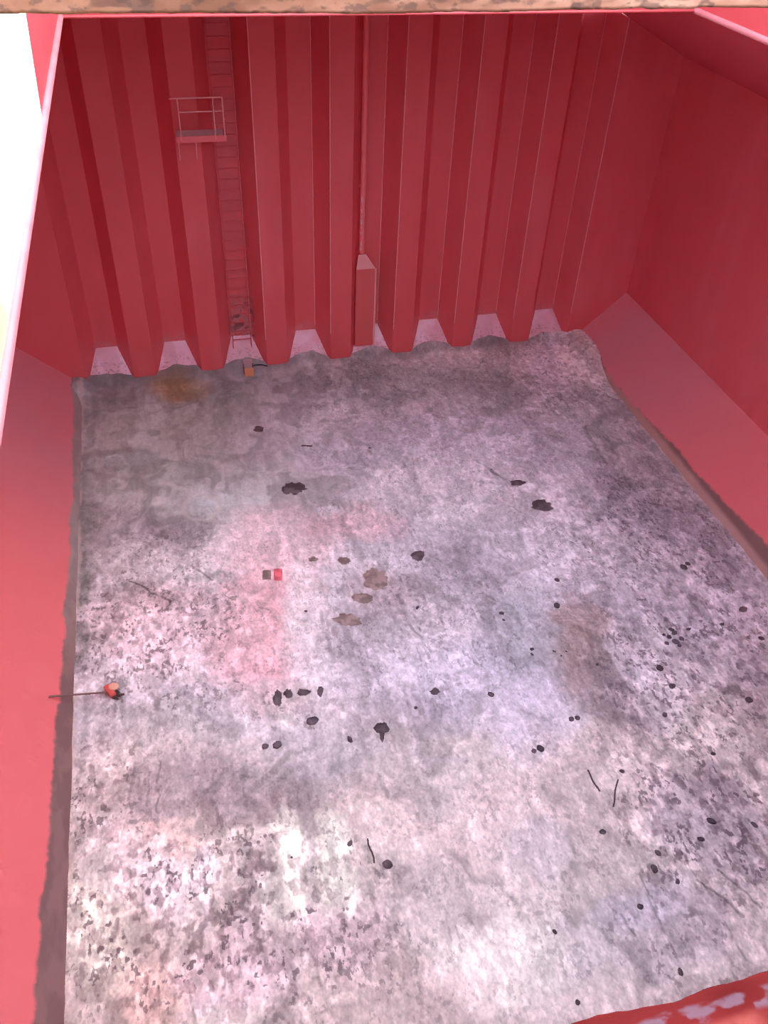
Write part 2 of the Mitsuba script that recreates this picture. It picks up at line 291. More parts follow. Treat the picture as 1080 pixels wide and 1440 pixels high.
SCRATCHES = [
    (-1.9, 15.24, -1.02, 14.34, 0.032, 0.6), (-0.42, 15.45, 0.04, 14.85, 0.03, 0.5), (6.79, 5.87, 6.74, 4.98, 0.03, 0.35), (7.75, 6.06, 7.85, 5.23, 0.03, 0.4),
    (7.8, 5.51, 8.21, 4.77, 0.032, 0.45), (8.22, 5.61, 8.62, 4.86, 0.03, 0.4), (7.83, 4.73, 7.87, 4.12, 0.03, 0.35), (6.19, 5.23, 6.2, 4.57, 0.03, 0.3),
    (4.17, 12.75, 4.47, 11.98, 0.03, 0.45), (4.41, 12.88, 4.5, 12.28, 0.03, 0.4), (-2.07, 9.22, -1.92, 10.03, 0.041, 0.3), (-1.53, 9.02, -1.43, 10.09, 0.03, 0.4),
    (-1.75, 9.0, -1.63, 9.89, 0.03, 0.3), (-0.63, 5.59, -0.64, 6.33, 0.03, 0.4), (-1.16, 5.88, -1.14, 5.24, 0.03, 0.35), (7.68, 18.39, 8.18, 17.35, 0.045, 0.35),
    (8.07, 17.64, 8.4, 16.8, 0.041, 0.35), (11.56, 19.09, 11.44, 17.32, 0.056, 0.3), (0.08, 9.43, 0.87, 9.16, 0.03, 0.3), (2.11, 7.48, 2.15, 6.93, 0.03, 0.4),
    (5.8, 9.8, 6.42, 9.35, 0.046, 0.2), (2.35, 13.31, 2.38, 11.8, 0.056, 0.3),
]
STICKS = [ (3.02, 19.75, 3.32, 19.66), (6.74, 8.06, 6.77, 7.57), (7.23, 7.72, 6.89, 7.21), (2.16, 7.61, 2.18, 7.14), (2.2, 24.39, 2.57, 24.18) ]


def blot(x, y, b):
    dx, dy = x - b[0], y - b[1]
    return 1 - smoothstep(0.15, 2.0, dr.square(b[2] * dx + b[3] * dy) + dr.square(b[4] * dx + b[5] * dy))


def floor_color(p, n, uv):
    x0, y0 = p.x, p.y
    w1, w2 = fbm(x0 * 0.9, y0 * 0.9, 1.0, 4) - 0.5, fbm(x0 * 0.9 + 40, y0 * 0.9, 2.0, 4) - 0.5
    w3, w4 = fbm(x0 * 4.5, y0 * 4.5, 3.0, 3) - 0.5, fbm(x0 * 4.5 + 60, y0 * 4.5, 4.0, 3) - 0.5
    x, y = x0 + 0.75 * w1 + 0.32 * w3, y0 + 0.75 * w2 + 0.32 * w4
    a = fbm(x0 * 0.35, y0 * 0.35, 6.0, 4)
    c = mix(mix((0.50, 0.45, 0.50), (0.63, 0.575, 0.63), smoothstep(0.35, 0.65, a)), mix((0.58, 0.51, 0.48), (0.70, 0.63, 0.575), smoothstep(0.35, 0.65, a)), 1 - smoothstep(8.0, 12.0, y0 + 3 * w2))
    grain = fbm(x0 * 11, y0 * 8, 2.0, 4)
    mid = fbm(x0 * 2.6, y0 * 2.6, 9.0, 5)
    for b in BLOTCHES:
        c = mix(c, COL[b[6]], min(1.35 * b[7], 1.0) * blot(x, y, b) * (0.80 + 0.5 * (mid - 0.3)))
    f = mi.Float(0.12)
    for b in FLAKING:
        f = dr.maximum(f, b[6] * blot(x, y, b))
    # fine salt-and-pepper grain, swept swirls, flaked crust, dark chips
    swirl = fbm(x0 * 1.5 + 5 * w1, y0 * 1.1 + 5 * w2, 5.0, 4)
    c = c * (0.80 + 0.38 * smoothstep(0.30, 0.68, swirl))
    calm = smoothstep(16.0, 18.0, y0 + w1 * 4) * (1 - smoothstep(2.5, 5.5, x0 + w2 * 4))
    lively = 1 - 0.65 * calm
    c = c * (1 + lively * (0.45 * (grain - 0.5) + 0.40 * (fbm(x0 * 27, y0 * 21, 3.0, 2) - 0.5)))
    sweep = fbm(x0 * 7.5 + 2 * w1, y0 * 1.1 + 2 * w2, 5.0, 4)
    c = c * (0.93 + 0.15 * smoothstep(0.3, 0.7, sweep))
    crust = fbm(x0 * 7.5 + 0.8 * w1, y0 * 5.0, 12.0, 5)
    c = c * (1 + 0.36 * f * smoothstep(0.47, 0.62, crust))
    c = c * mix((1, 1, 1), (0.42, 0.36, 0.39), 0.72 * f * smoothstep(0.52, 0.66, fbm(x0 * 7.0 + 20, y0 * 5.2, 15.0, 5)))
    chips = smoothstep(0.58, 0.68, fbm(x0 * 15.0 + 5, y0 * 11.0, 21.0, 3)) * smoothstep(0.42, 0.6, mid)
    c = mix(c, (0.13, 0.095, 0.115), 0.85 * chips * (0.3 + 0.7 * f) * lively)
    pale = smoothstep(0.57, 0.70, fbm(x0 * 10.0 + 50, y0 * 6.5, 25.0, 4))
    c = c * (1 + 0.22 * pale * lively)
    for (xa, ya, xb, yb, w, k) in SCRATCHES:
        ex, ey = xb - xa, yb - ya
        t = dr.clip(((x0 - xa) * ex + (y0 - ya) * ey) / (ex * ex + ey * ey), 0, 1)
        dist = dr.sqrt(dr.square(x0 + 0.14 * w3 - xa - t * ex) + dr.square(y0 + 0.14 * w4 - ya - t * ey))
        c = c * (1 - k * (1 - smoothstep(0.4 * w, 1.6 * w, dist)))
    # darker rim along the bulkhead and the ring of the dried puddle
    c = mix(c, (0.20, 0.175, 0.19), 0.75 * smoothstep(23.75, 24.25, y0 + 0.35 * w1 + 0.12 * w3) * (0.4 + 0.8 * mid) * (1 - 0.8 * smoothstep(11.6, 12.6, x0)))
    r = dr.sqrt(dr.square(x0 + 0.02) + dr.square((y0 - 17.58) * 0.95))
    c = mix(c, (0.62, 0.58, 0.57), 0.5 * dr.exp(-dr.square((r - 0.47 - 0.1 * w3) / 0.06)))
    foot = dr.minimum(dr.abs(x0 - XL), dr.abs(x0 - XR))
    c = mix(c, (0.60, 0.50, 0.48), 0.55 * (1 - smoothstep(0.02, 0.10, foot + 0.12 * w3)) * smoothstep(0.4, 0.55, fbm(x0, y0 * 1.5, 31.0, 3)))
    return 0.97 * c


def floor_bump(p, n, uv):
    return fbm(p.x * 9.0, p.y * 7.0, 2.0, 4) + 0.5 * smoothstep(0.5, 0.6, fbm(p.x * 4.2, p.y * 2.8, 12.0, 4))


scene['residue_floor'] = prin(floor_color, 0.72, 0.25, bump=floor_bump, scale=0.012)


def hopper_z(x):
    return np.maximum(np.maximum((XL - x), (x - XR)) * HH / HW, 0)


def floor_height(x, y):
    x, y = np.broadcast_arrays(np.asarray(x, float), np.asarray(y, float))
    p = np.stack([x, y, 0 * x], -1)
    h = 0.03 * (meshkit.fbm(p * 0.8, 3, 1) - 0.5) + 0.022 * (meshkit.fbm(p * 3.5, 3, 2) - 0.5)
    # residue left by the shovels at the foot of the bulkhead, in its recesses and in the far corners
    foot = np.clip((y - 23.75) / 0.75, 0, 1)
    h = h + foot ** 1.5 * (0.06 + 0.20 * meshkit.fbm(p * np.array([1.1, 0.6, 1]) + 4.7, 3, 3))
    cell = ((x - (X0 - PITCH / 2 + FL / 2)) / PITCH)
    hump = np.exp(-((cell - np.round(cell)) * PITCH / 0.62) ** 2) * (np.round(cell) >= 0) * (np.round(cell) < 8)
    h = h + np.clip((y - 24.0) / 0.35, 0, 1) * hump * (0.05 + 0.15 * meshkit.fbm(p * np.array([2.1, 1, 1]) + 9.1, 2, 8))
    h = h + 0.38 * np.exp(-(((x - 13.55) / 0.65) ** 2 + ((y - 23.3) / 1.25) ** 2)) * (0.75 + 0.5 * meshkit.fbm(p * 3, 3, 5))
    h = h + 0.30 * np.exp(-(((x + 3.25) / 0.35) ** 2 + ((y - 23.9) / 0.55) ** 2)) * (0.75 + 0.5 * meshkit.fbm(p * 3, 3, 6))
    return h


# ---------------------------------------------------------------- the setting
labels['floor'] = {'label': 'pale stained hold floor caked with dried residue', 'kind': 'structure'}
scene['floor'] = mikit.ply(grid(np.linspace(-3.75, 14.1, 256), np.concatenate([np.arange(YN, 3.0, 0.25), np.arange(3.0, YB + DB + 0.05, 0.06)]), floor_height), 'residue_floor', True)

# far bulkhead: every flange, web and sloped foot plate on its own
labels['wall_far'] = {'label': 'red corrugated steel bulkhead at the far end of the hold', 'kind': 'structure'}
TH = 0.014


def slope_top(x):
    """Underside of the deck or of a topside slope above x."""
    if x > CR:
        return ZC - (x - CR) * (ZC - ZT) / (WR - CR)
    if x < CL:
        return ZC - (CL - x) * (ZC - ZT) / (CL - WL)
    return ZC


def hop(x):
    return max(XL - x, x - XR, 0) * HH / HW


def upright(xa, ya, xb, yb, zb=-0.05):
    """A plate of the bulkhead from plan point a to plan point b (a left of b as seen from the hold), up to the deck."""
    xs = sorted({xa, xb, *[x for x in (CL, CR, XL, XR) if min(xa, xb) < x < max(xa, xb)]})
    if xb < xa:
        xs = xs[::-1]
    yy = lambda x: ya + (yb - ya) * (x - xa) / (xb - xa)
    top = [(x, yy(x), slope_top(x)) for x in xs]
    bot = [(x, yy(x), hop(x) + zb) for x in xs]
    return slab(bot + top[::-1], TH)


for i in range(-1, 8):
    xl = X0 + i * PITCH
    xr = xl + FL
    a, b = (WL if i < 0 else xl), (WR if i == 7 else xr)
    obj('wall_far__front_flange', upright(a, YB, b, YB), 'bulkhead_plate')
    if i >= 0:
        obj('wall_far__web', upright(xl - WEB, YB + DB, xl, YB), 'bulkhead_plate')
        ba, bb = xl - PITCH + FL + WEB, xl - WEB
        obj('wall_far__recessed_flange', upright(ba, YB + DB, bb, YB + DB), 'bulkhead_plate')
        g = 0.02
        obj('wall_far__foot_plate', slab([(ba - WEB + g, YB + 0.02, -0.02), (xl - g, YB + 0.02, -0.02), (bb - g * .4, YB + DB - 0.006, SHELF), (ba + g * .4, YB + DB - 0.006, SHELF)], 0.012), 'shelf_plate')
        for xw, yw, r in ((xl - 0.004, YB - 0.004, 0.016), (xl - WEB - 0.01, YB + DB - 0.008, 0.012)):
            if i >= 2:
                obj('wall_far__weld_bead', tube((xw, yw, 0.9 + 0.1), (xw, yw, slope_top(xw) - 0.02), r, 6), 'pale_pink_steel')  # pale tubes standing in for highlights along the plate edges
    if i < 7:
        obj('wall_far__web', upright(xr, YB, xr + WEB, YB + DB), 'bulkhead_plate')
labels['wall_far__foot_plate'] = {'label': 'dusty mauve sloped foot plate in a recess'}
for k in [k for k in scene if k.startswith('wall_far__foot_plate')]:
    labels[k] = {'label': 'dusty mauve sloped foot plate in a recess'}
for k in [k for k in scene if k.startswith('wall_far__weld_bead')]:
    labels[k] = {'label': 'thin pale line added as a highlight along a plate edge'}

# side walls: hopper slope with its knocks, upright plate, topside slope
YE = YB + 0.03
rng = np.random.default_rng(7)
DENTS = [(13.4, 0.61, .10), (10.62, 0.45, .09), (10.26, 0.55, .09), (11.13, 0.40, .07), (7.63, 0.61, .10), (7.99, 0.80, .10), (9.47, 0.57, .09), (11.73, 0.72, .09), (6.9, 0.75, .10), (12.4, 0.95, .10)]


def hopper(side):
    sgn, foot = (-1, XL) if side == 'left' else (1, XR)
    s = np.linspace(-0.03, 1.0, 40)
    y = np.concatenate([np.arange(YN - .02, 3, 0.25), np.arange(3, YE, 0.05), [YE]])
    gs, gy = np.meshgrid(s, y, indexing='ij')
    n = np.array([-sgn * HH, HW]) / math.hypot(HH, HW)
    q = np.stack([gy * 0.5, gs * 1.2, 0 * gs + (3 if sgn < 0 else 9)], -1)
    d = 0.035 * (meshkit.fbm(q, 2, 4) - 0.5) + 0.010 * (meshkit.fbm(q * 3.1, 2, 8) - 0.5)
    if sgn < 0:
        for (yy, zz, r) in DENTS:
            d = d + 0.040 * np.exp(-(((gy - yy) / r) ** 2 + ((gs - zz / HH) * 2.36 / r) ** 2) * 1.6) - 0.020 * np.exp(-(((gy - yy - r) / r) ** 2 + ((gs - zz / HH) * 2.36 / r) ** 2))
    d = d * np.clip(gs * 5, 0, 1) * np.clip((1 - gs) * 8, 0, 1)
    v = np.stack([foot + sgn * gs * HW + n[0] * d, gy, gs * HH + n[1] * d], -1).reshape(-1, 3)
    i = np.arange(gs.size).reshape(gs.shape)
    f = np.concatenate([np.stack([i[:-1, :-1], i[1:, :-1], i[1:, 1:]], -1).reshape(-1, 3), np.stack([i[:-1, :-1], i[1:, 1:], i[:-1, 1:]], -1).reshape(-1, 3)])
    return v, (f[:, ::-1] if sgn > 0 else f)


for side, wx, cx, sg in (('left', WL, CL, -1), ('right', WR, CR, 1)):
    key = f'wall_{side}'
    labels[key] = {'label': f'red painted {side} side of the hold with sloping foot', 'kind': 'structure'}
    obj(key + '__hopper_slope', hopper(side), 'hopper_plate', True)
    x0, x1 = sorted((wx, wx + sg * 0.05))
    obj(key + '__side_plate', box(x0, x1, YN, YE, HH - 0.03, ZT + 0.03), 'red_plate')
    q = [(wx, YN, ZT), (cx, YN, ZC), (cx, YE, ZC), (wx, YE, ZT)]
    obj(key + '__topside_slope', slab(q if sg < 0 else q[::-1], -0.03), 'topside_shaded_plate')
    labels[key + '__hopper_slope'] = {'label': 'sloping red foot plate stained grey along its lower edge'}

labels['wall_near'] = {'label': 'red steel bulkhead at the near end of the hold', 'kind': 'structure'}
scene['wall_near'] = mikit.ply(box(WL, WR, YN - 0.05, YN, -0.05, ZC), 'red_plate')
labels['ceiling'] = {'label': 'steel deck round the open hatch', 'kind': 'structure'}
outer = Polygon([(WL - 3, YN - 2), (WR + 3, YN - 2), (WR + 3, YB + 3), (WL - 3, YB + 3)], [[(CL, CN), (CR, CN), (CR, CF), (CL, CF)]])
deck = trimesh.creation.extrude_polygon(outer, 0.05, engine='earcut')
deck.apply_translation((0, 0, ZC))
scene['ceiling'] = mikit.ply(deck, 'deck_steel')

# hatch coaming, one piece of trim on each side
ZL = ZC - 0.0
for n, (name, x0, x1, y0, y1, bar) in enumerate((
        ('left', CL - 0.03, CL, CN - .03, CF + .03, ((CL + .012, CN + .06, ZL), (CL + .012, CF - .01, ZL))),
        ('right', CR, CR + 0.03, CN - .03, CF + .03, ((CR - .012, CN + .06, ZL), (CR - .012, CF - .01, ZL))),
        ('far', CL, CR, CF, CF + 0.03, ((CL + .05, CF - .012, ZL), (CR - .05, CF - .012, ZL)))), 1):
    key = f'trim_{n}'
    labels[key] = {'label': f'{name} side of the hatch coaming, painted red, with a rounded lower edge', 'kind': 'structure'}
    obj(key + '__plate', box(x0, x1, y0, y1, ZC - 0.02, ZTOP), 'coaming_plate')
    obj(key + '__edge_bar', tube(*bar, 0.022 if name == 'far' else 0.05, 12), 'coaming_plate' if name == 'far' else 'pink_bar', 40)
    e = 0.22
    fx0, fx1, fy0, fy1 = (x0 - e, x1, y0, y1) if name == 'left' else (x0, x1 + e, y0, y1) if name == 'right' else (x0, x1, y0, y1 + e)
    obj(key + '__top_bar', box(fx0, fx1, fy0, fy1, ZTOP - 0.03, ZTOP), 'coaming_plate')
    if name != 'far':
        labels[key + '__edge_bar'] = {'label': 'pale pink rounded lower edge'}
cream = slab([(CL + 0.008, CN + .02, ZC + .04), (CL + 0.008, 9.70, ZC + .04), (CL + 0.008, 10.75, ZTOP - .01), (CL + 0.008, CN + .02, ZTOP - .01)][::-1], 0.007)  # off-white sheet just proud of the left coaming plate
labels['trim_1__cream_sheet'] = {'label': 'off-white sheet on the left coaming'}
obj('trim_1__cream_sheet', cream, 'cream_plate')

# near side: worn lip under the camera
labels['trim_4'] = {'label': 'near hatch coaming with chipped red paint on its rounded lip', 'kind': 'structure'}
obj('trim_4__plate', box(CL, CR, CN - 0.03, CN, ZC - 0.02, ZTOP - 0.05), 'coaming_plate')
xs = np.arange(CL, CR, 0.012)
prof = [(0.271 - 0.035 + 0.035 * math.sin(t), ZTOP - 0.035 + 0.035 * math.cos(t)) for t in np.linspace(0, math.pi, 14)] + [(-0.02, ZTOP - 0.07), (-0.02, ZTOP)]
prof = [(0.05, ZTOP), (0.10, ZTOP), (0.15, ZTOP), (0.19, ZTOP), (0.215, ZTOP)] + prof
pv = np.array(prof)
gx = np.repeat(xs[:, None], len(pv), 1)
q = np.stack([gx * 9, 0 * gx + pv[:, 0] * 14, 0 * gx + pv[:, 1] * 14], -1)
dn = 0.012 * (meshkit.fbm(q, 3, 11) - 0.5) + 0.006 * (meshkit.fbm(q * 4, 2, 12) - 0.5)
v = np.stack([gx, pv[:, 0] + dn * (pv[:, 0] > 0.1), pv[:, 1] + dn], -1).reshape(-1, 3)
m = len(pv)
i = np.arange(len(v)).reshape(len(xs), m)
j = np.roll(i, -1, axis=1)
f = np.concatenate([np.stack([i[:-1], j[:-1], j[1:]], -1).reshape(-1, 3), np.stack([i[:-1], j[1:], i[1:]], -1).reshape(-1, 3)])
obj('trim_4__lip', trimesh.Trimesh(v, f, process=False), 'worn_shaded_lip', True)

# ---------------------------------------------------------------- rusty beam across the hatch
k = thing('hatch_beam', 'rusty peach-brown steel beam laid across the open hatch at the top of the photo', 'beam')
YBM = 5.235


def rough_bar(x0, x1, y0, y1, z0, z1, amp, seed):
    xs = np.arange(x0, x1 + 0.001, 0.012)
    ny, nz = 4, 8
    ring = [(y0 + (y1 - y0) * t, z0) for t in np.linspace(0, 1, ny)[:-1]] + [(y1, z0 + (z1 - z0) * t) for t in np.linspace(0, 1, nz)[:-1]] + \
           [(y1 - (y1 - y0) * t, z1) for t in np.linspace(0, 1, ny)[:-1]] + [(y0, z1 - (z1 - z0) * t) for t in np.linspace(0, 1, nz)[:-1]]
    r = np.array(ring)
    gx = np.repeat(xs[:, None], len(r), 1)
    q = np.stack([gx, 0 * gx + r[:, 0], 0 * gx + r[:, 1]], -1)
    d = amp * ((meshkit.fbm(q * 9, 4, seed) - 0.5) * 1.4 + 0.8 * np.clip(meshkit.noise(q * 22, seed + 3) - 0.72, 0, 1))
    c = r.mean(0)
    out = (r - c) / np.linalg.norm(r - c, axis=1, keepdims=True)
    sag = -0.014 * np.exp(-((gx - 1.3) / 1.1) ** 2) * (r[:, 1] < z0 + 0.04)
    v = np.stack([gx, r[:, 0] + d * out[:, 0], r[:, 1] + d * out[:, 1] + sag], -1).reshape(-1, 3)
    i = np.arange(len(v)).reshape(len(xs), len(r))
    j = np.roll(i, -1, 1)
    f = np.concatenate([np.stack([i[:-1], j[1:], j[:-1]], -1).reshape(-1, 3), np.stack([i[:-1], i[1:], j[1:]], -1).reshape(-1, 3)])
    caps = [[i[e][0], i[e][t], i[e][t + 1]] if e else [i[e][0], i[e][t + 1], i[e][t]] for e in (0, -1) for t in range(1, len(r) - 1)]
    return trimesh.Trimesh(v, np.vstack([f, caps]), process=False)


obj(k + '__lower_flange', rough_bar(CL - .2, CR + .2, YBM, YBM + 0.22, ZTOP + 0.002, ZTOP + 0.13, 0.022, 3), 'rusty_steel', True)
obj(k + '__web', box(CL - .2, CR + .2, YBM + 0.10, YBM + 0.12, ZTOP + .12, ZTOP + 0.46), 'rusty_steel')
obj(k + '__upper_flange', box(CL - .2, CR + .2, YBM + 0.01, YBM + 0.21, ZTOP + .46, ZTOP + 0.50), 'rusty_steel')

# ---------------------------------------------------------------- access ladder and its platform
RB = YB + DB            # back plane of the recesses
k = thing('access_ladder', 'dark red steel ladder on the bulkhead, in the recess behind the railed platform', 'ladder')
lx0, lx1, ly = 1.66, 2.24, RB - 0.20
for x in (lx0, lx1):
    obj(k + '__stringer', box(x - 0.012, x + 0.012, ly - 0.035, ly + 0.035, 0.55, ZC - 0.05), 'ladder_steel')
for z in np.arange(0.85, ZC - 0.1, 0.30):
    obj(k + '__rung', tube((lx0, ly, z), (lx1, ly, z), 0.014, 8), 'ladder_steel')
for z in np.arange(1.4, ZC, 2.1):
    for x in (lx0, lx1):
        obj(k + '__wall_bracket', box(x - 0.01, x + 0.01, ly, RB + 0.003, z - 0.03, z + 0.03), 'ladder_steel')

k = thing('ladder_platform', 'small railed steel platform with a mesh floor, high on the bulkhead', 'platform')
px0, px1, py0, py1, pz = 0.60, 1.84, 23.52, YB - 0.002, 7.44
ms = [box(px0, px1, y, y + 0.012, pz - 0.03, pz) for y in np.linspace(py0 + 0.02, py1 - 0.03, 16)]
ms += [box(x, x + 0.010, py0 + 0.012, py1 - 0.01, pz - 0.028, pz - 0.004) for x in np.linspace(px0 + 0.02, px1 - 0.03, 26)]
obj(k + '__grating', cat_mesh(ms), 'grate_steel')
labels[k + '__grating'] = {'label': 'greyish mesh floor of the platform'}
obj(k + '__toe_plate', box(px0 - 0.01, px1 + 0.04, py0 - 0.01, py0 + 0.008, pz - 0.11, pz + 0.05), 'pipe_steel')
for x in (px0, px1):
    obj(k + '__side_bar', box(x - 0.006, x + 0.006, py0, py1, pz - 0.08, pz + 0.02), 'pipe_steel')
zr, zm = pz + 0.97, pz + 0.64
for x in (px0 + 0.12, px1 - 0.24, px1):
    obj(k + '__post', tube((x, py0, pz - 0.05), (x, py0, zr), 0.016, 8), 'rail_steel')
obj(k + '__top_rail', polytube([(px0 - 0.08, py0, zr), (px1, py0, zr), (px1, py1, zr)], 0.019, 8), 'rail_steel')
obj(k + '__middle_rail', polytube([(px0 + 0.12, py0, zm), (px1, py0, zm), (px1, py1, zm)], 0.015, 8), 'rail_steel')
for x in (px0 + 0.04, px1 - 0.75):
    obj(k + '__bracket', tube((x, py0 + .05, pz - 0.06), (x, YB - 0.005, pz - 0.75), 0.018, 8), 'rail_steel')

# ---------------------------------------------------------------- pipe beside the middle of the bulkhead
k = thing('sounding_pipe', 'bright red upright pipe running down the middle of the bulkhead', 'pipe')
ppx, ppy = 5.80, YB + 0.28
obj(k + '__tube', tube((ppx, ppy, 3.57), (ppx, ppy, ZC - 0.02), 0.085, 16), 'pipe_steel', 40)
for z in (3.6, 5.6, 7.6, 9.6, 11.4):
    obj(k + '__clamp', box(ppx - 0.10, ppx + 0.10, ppy + 0.06, RB - 0.25, z - .03, z + .03), 'pipe_steel')
ms = []
for z in np.arange(3.2, 5.4, 0.17):
    if rng.random() < 0.75:
        s = trimesh.creation.icosphere(2, 1.0)
        s.apply_scale((0.018 + 0.02 * rng.random(), 0.010, 0.04 + 0.07 * rng.random()))
        s.apply_translation((ppx - 0.05 + 0.02 * rng.random(), ppy - 0.075, z))
        ms.append(s)
obj(k + '__peeling_paint', cat_mesh(ms), 'peel_paint', True)
labels[k + '__peeling_paint'] = {'label': 'pale flakes of peeling paint', 'kind': 'stuff'}

k = thing('pipe_casing', 'boxy red steel casing at the foot of the middle pipe', 'pipe casing')
cx0, cx1, cy0, cy1, cz0, cz1 = 5.60, 6.22, YB + 0.10, YB + 0.42, 0.42, 3.10
obj(k + '__cover', box(cx0, cx1, cy0, cy1, cz0, cz1), 'casing_steel')
obj(k + '__edge_flat', box(cx1 - 0.02, cx1 + 0.03, cy0 - 0.02, cy0 + 0.03, cz0, cz1), 'pale_pink_steel')
obj(k + '__cap', slab([(cx0, cy0, cz1), (cx1, cy0, cz1), (ppx + .12, ppy - .1, cz1 + .45), (ppx - .12, ppy - .1, cz1 + .45)], 0.02), 'pale_pink_steel')
labels[k + '__cap'] = {'label': 'pale worn sloping cap'}


# ---------------------------------------------------------------- things on the floor
def fz(x, y):
    return float(floor_height(x, y))


scene['broom_handle'] = prin((0.17, 0.10, 0.10), 0.6, 0.3)
scene['broom_head'] = prin((0.55, 0.10, 0.09), 0.6, 0.3)
scene['broom_cap'] = prin((0.66, 0.36, 0.27), 0.6, 0.3)
scene['broom_hair'] = prin((0.09, 0.05, 0.055), 0.8, 0.2)
k = thing('broom', 'long-handled broom with a red head leaning on the foot of the left slope', 'broom')
A = np.array([-3.50, 11.80, hop(-3.50) + 0.045])
B = np.array([-2.42, 11.90, fz(-2.42, 11.9) + 0.12])
obj(k + '__handle', tube(A, B, 0.020, 10), 'broom_handle', 40)
hd = trimesh.creation.box((0.12, 0.30, 0.07))
hd.apply_transform(trimesh.transformations.rotation_matrix(0.5, (0, 0, 1)))
hd.apply_translation((-2.36, 11.93, fz(-2.36, 11.93) + 0.12))
obj(k + '__head', hd, 'broom_head')
s = trimesh.creation.icosphere(2, 1.0)
s.apply_scale((0.11, 0.10, 0.05))
s.vertices += 0.02 * (meshkit.noise(s.vertices * 20, 5)[:, None] - 0.5)
s.apply_translation((-2.28, 12.0, fz(-2.28, 12.0) + 0.14))
obj(k + '__wrapping', s, 'broom_cap', True)
labels[k + '__wrapping'] = {'label': 'pale orange rag on the head'}
ms = []
for t in range(40):
    b = np.array([-2.40 + 0.16 * rng.random(), 11.80 + 0.26 * rng.random(), 0])
    b[2] = fz(b[0], b[1])
    ms.append(tube(b + (0, 0, 0.10), b + (0.06 * rng.random() + 0.05, -0.03 - 0.05 * rng.random(), 0.005), 0.008, 5))
ms.append(tube((-2.25, 11.86, fz(-2.25, 11.86) + .03), (-2.08, 11.86, fz(-2.08, 11.86) + .015), 0.022, 6))
obj(k + '__bristles', cat_mesh(ms), 'broom_hair')
labels[k + '__bristles'] = {'label': 'dark bristles', 'kind': 'stuff'}

scene['orange_tin'] = prin((0.66, 0.30, 0.17), 0.5, 0.4)
scene['tin_dark'] = prin((0.22, 0.04, 0.05), 0.6, 0.3)
scene['tin_pale'] = prin((0.56, 0.36, 0.42), 0.6, 0.3)
k = thing('orange_bin', 'small open orange bin standing at the foot of the bulkhead below the ladder', 'bin')
bx, by = 2.03, 23.90
bz = fz(bx, by) - 0.01
for (a0, a1, b0, b1, mt, nm) in ((-.15, .15, -.14, -.125, 'orange_tin', 'front_panel'), (-.15, -.135, -.125, .125, 'tin_dark', 'side_panel'), (.135, .15, -.125, .125, 'tin_dark', 'side_panel'), (-.15, .15, .125, .14, 'tin_pale', 'back_panel')):
    obj(k + '__' + nm, box(bx + a0, bx + a1, by + b0, by + b1, bz, bz + (0.30 if nm != 'back_panel' else 0.46)), mt)
obj(k + '__base', box(bx - .135, bx + .135, by - .125, by + .125, bz, bz + 0.015), 'tin_dark')
labels[k + '__back_panel'] = {'label': 'taller pale back panel'}
k = thing('hose', 'short dark hose lying in the residue right of the orange bin', 'hose')
hp = [(x, y, fz(x, y) + 0.02) for x, y in zip(np.linspace(2.22, 2.66, 9), 24.12 + 0.06 * np.sin(np.linspace(0.6, 3.0, 9)))]
scene['black_rubber'] = prin((0.05, 0.045, 0.06), 0.6, 0.3)
obj(k + '__tube', polytube(hp, 0.024, 8), 'black_rubber', 40)

# crusts of residue: thin patches stuck to the floor, each a thing
CR_COL = {'dark': (0.105, 0.080, 0.092), 'brown': (0.26, 0.185, 0.18), 'black': (0.065, 0.045, 0.055), 'red': (0.62, 0.13, 0.17)}


def crust_material(base):
    def fn(p, n, uv):
        a = fbm(p.x * 7, p.y * 7, 3.0, 4)
        return mix([0.75 * c for c in base], [min(1.35 * c + 0.01, 1) for c in base], smoothstep(0.3, 0.7, a))
    return fn


for nme, c in CR_COL.items():
    scene['crust_' + nme] = prin(crust_material(c), 0.6, 0.3)


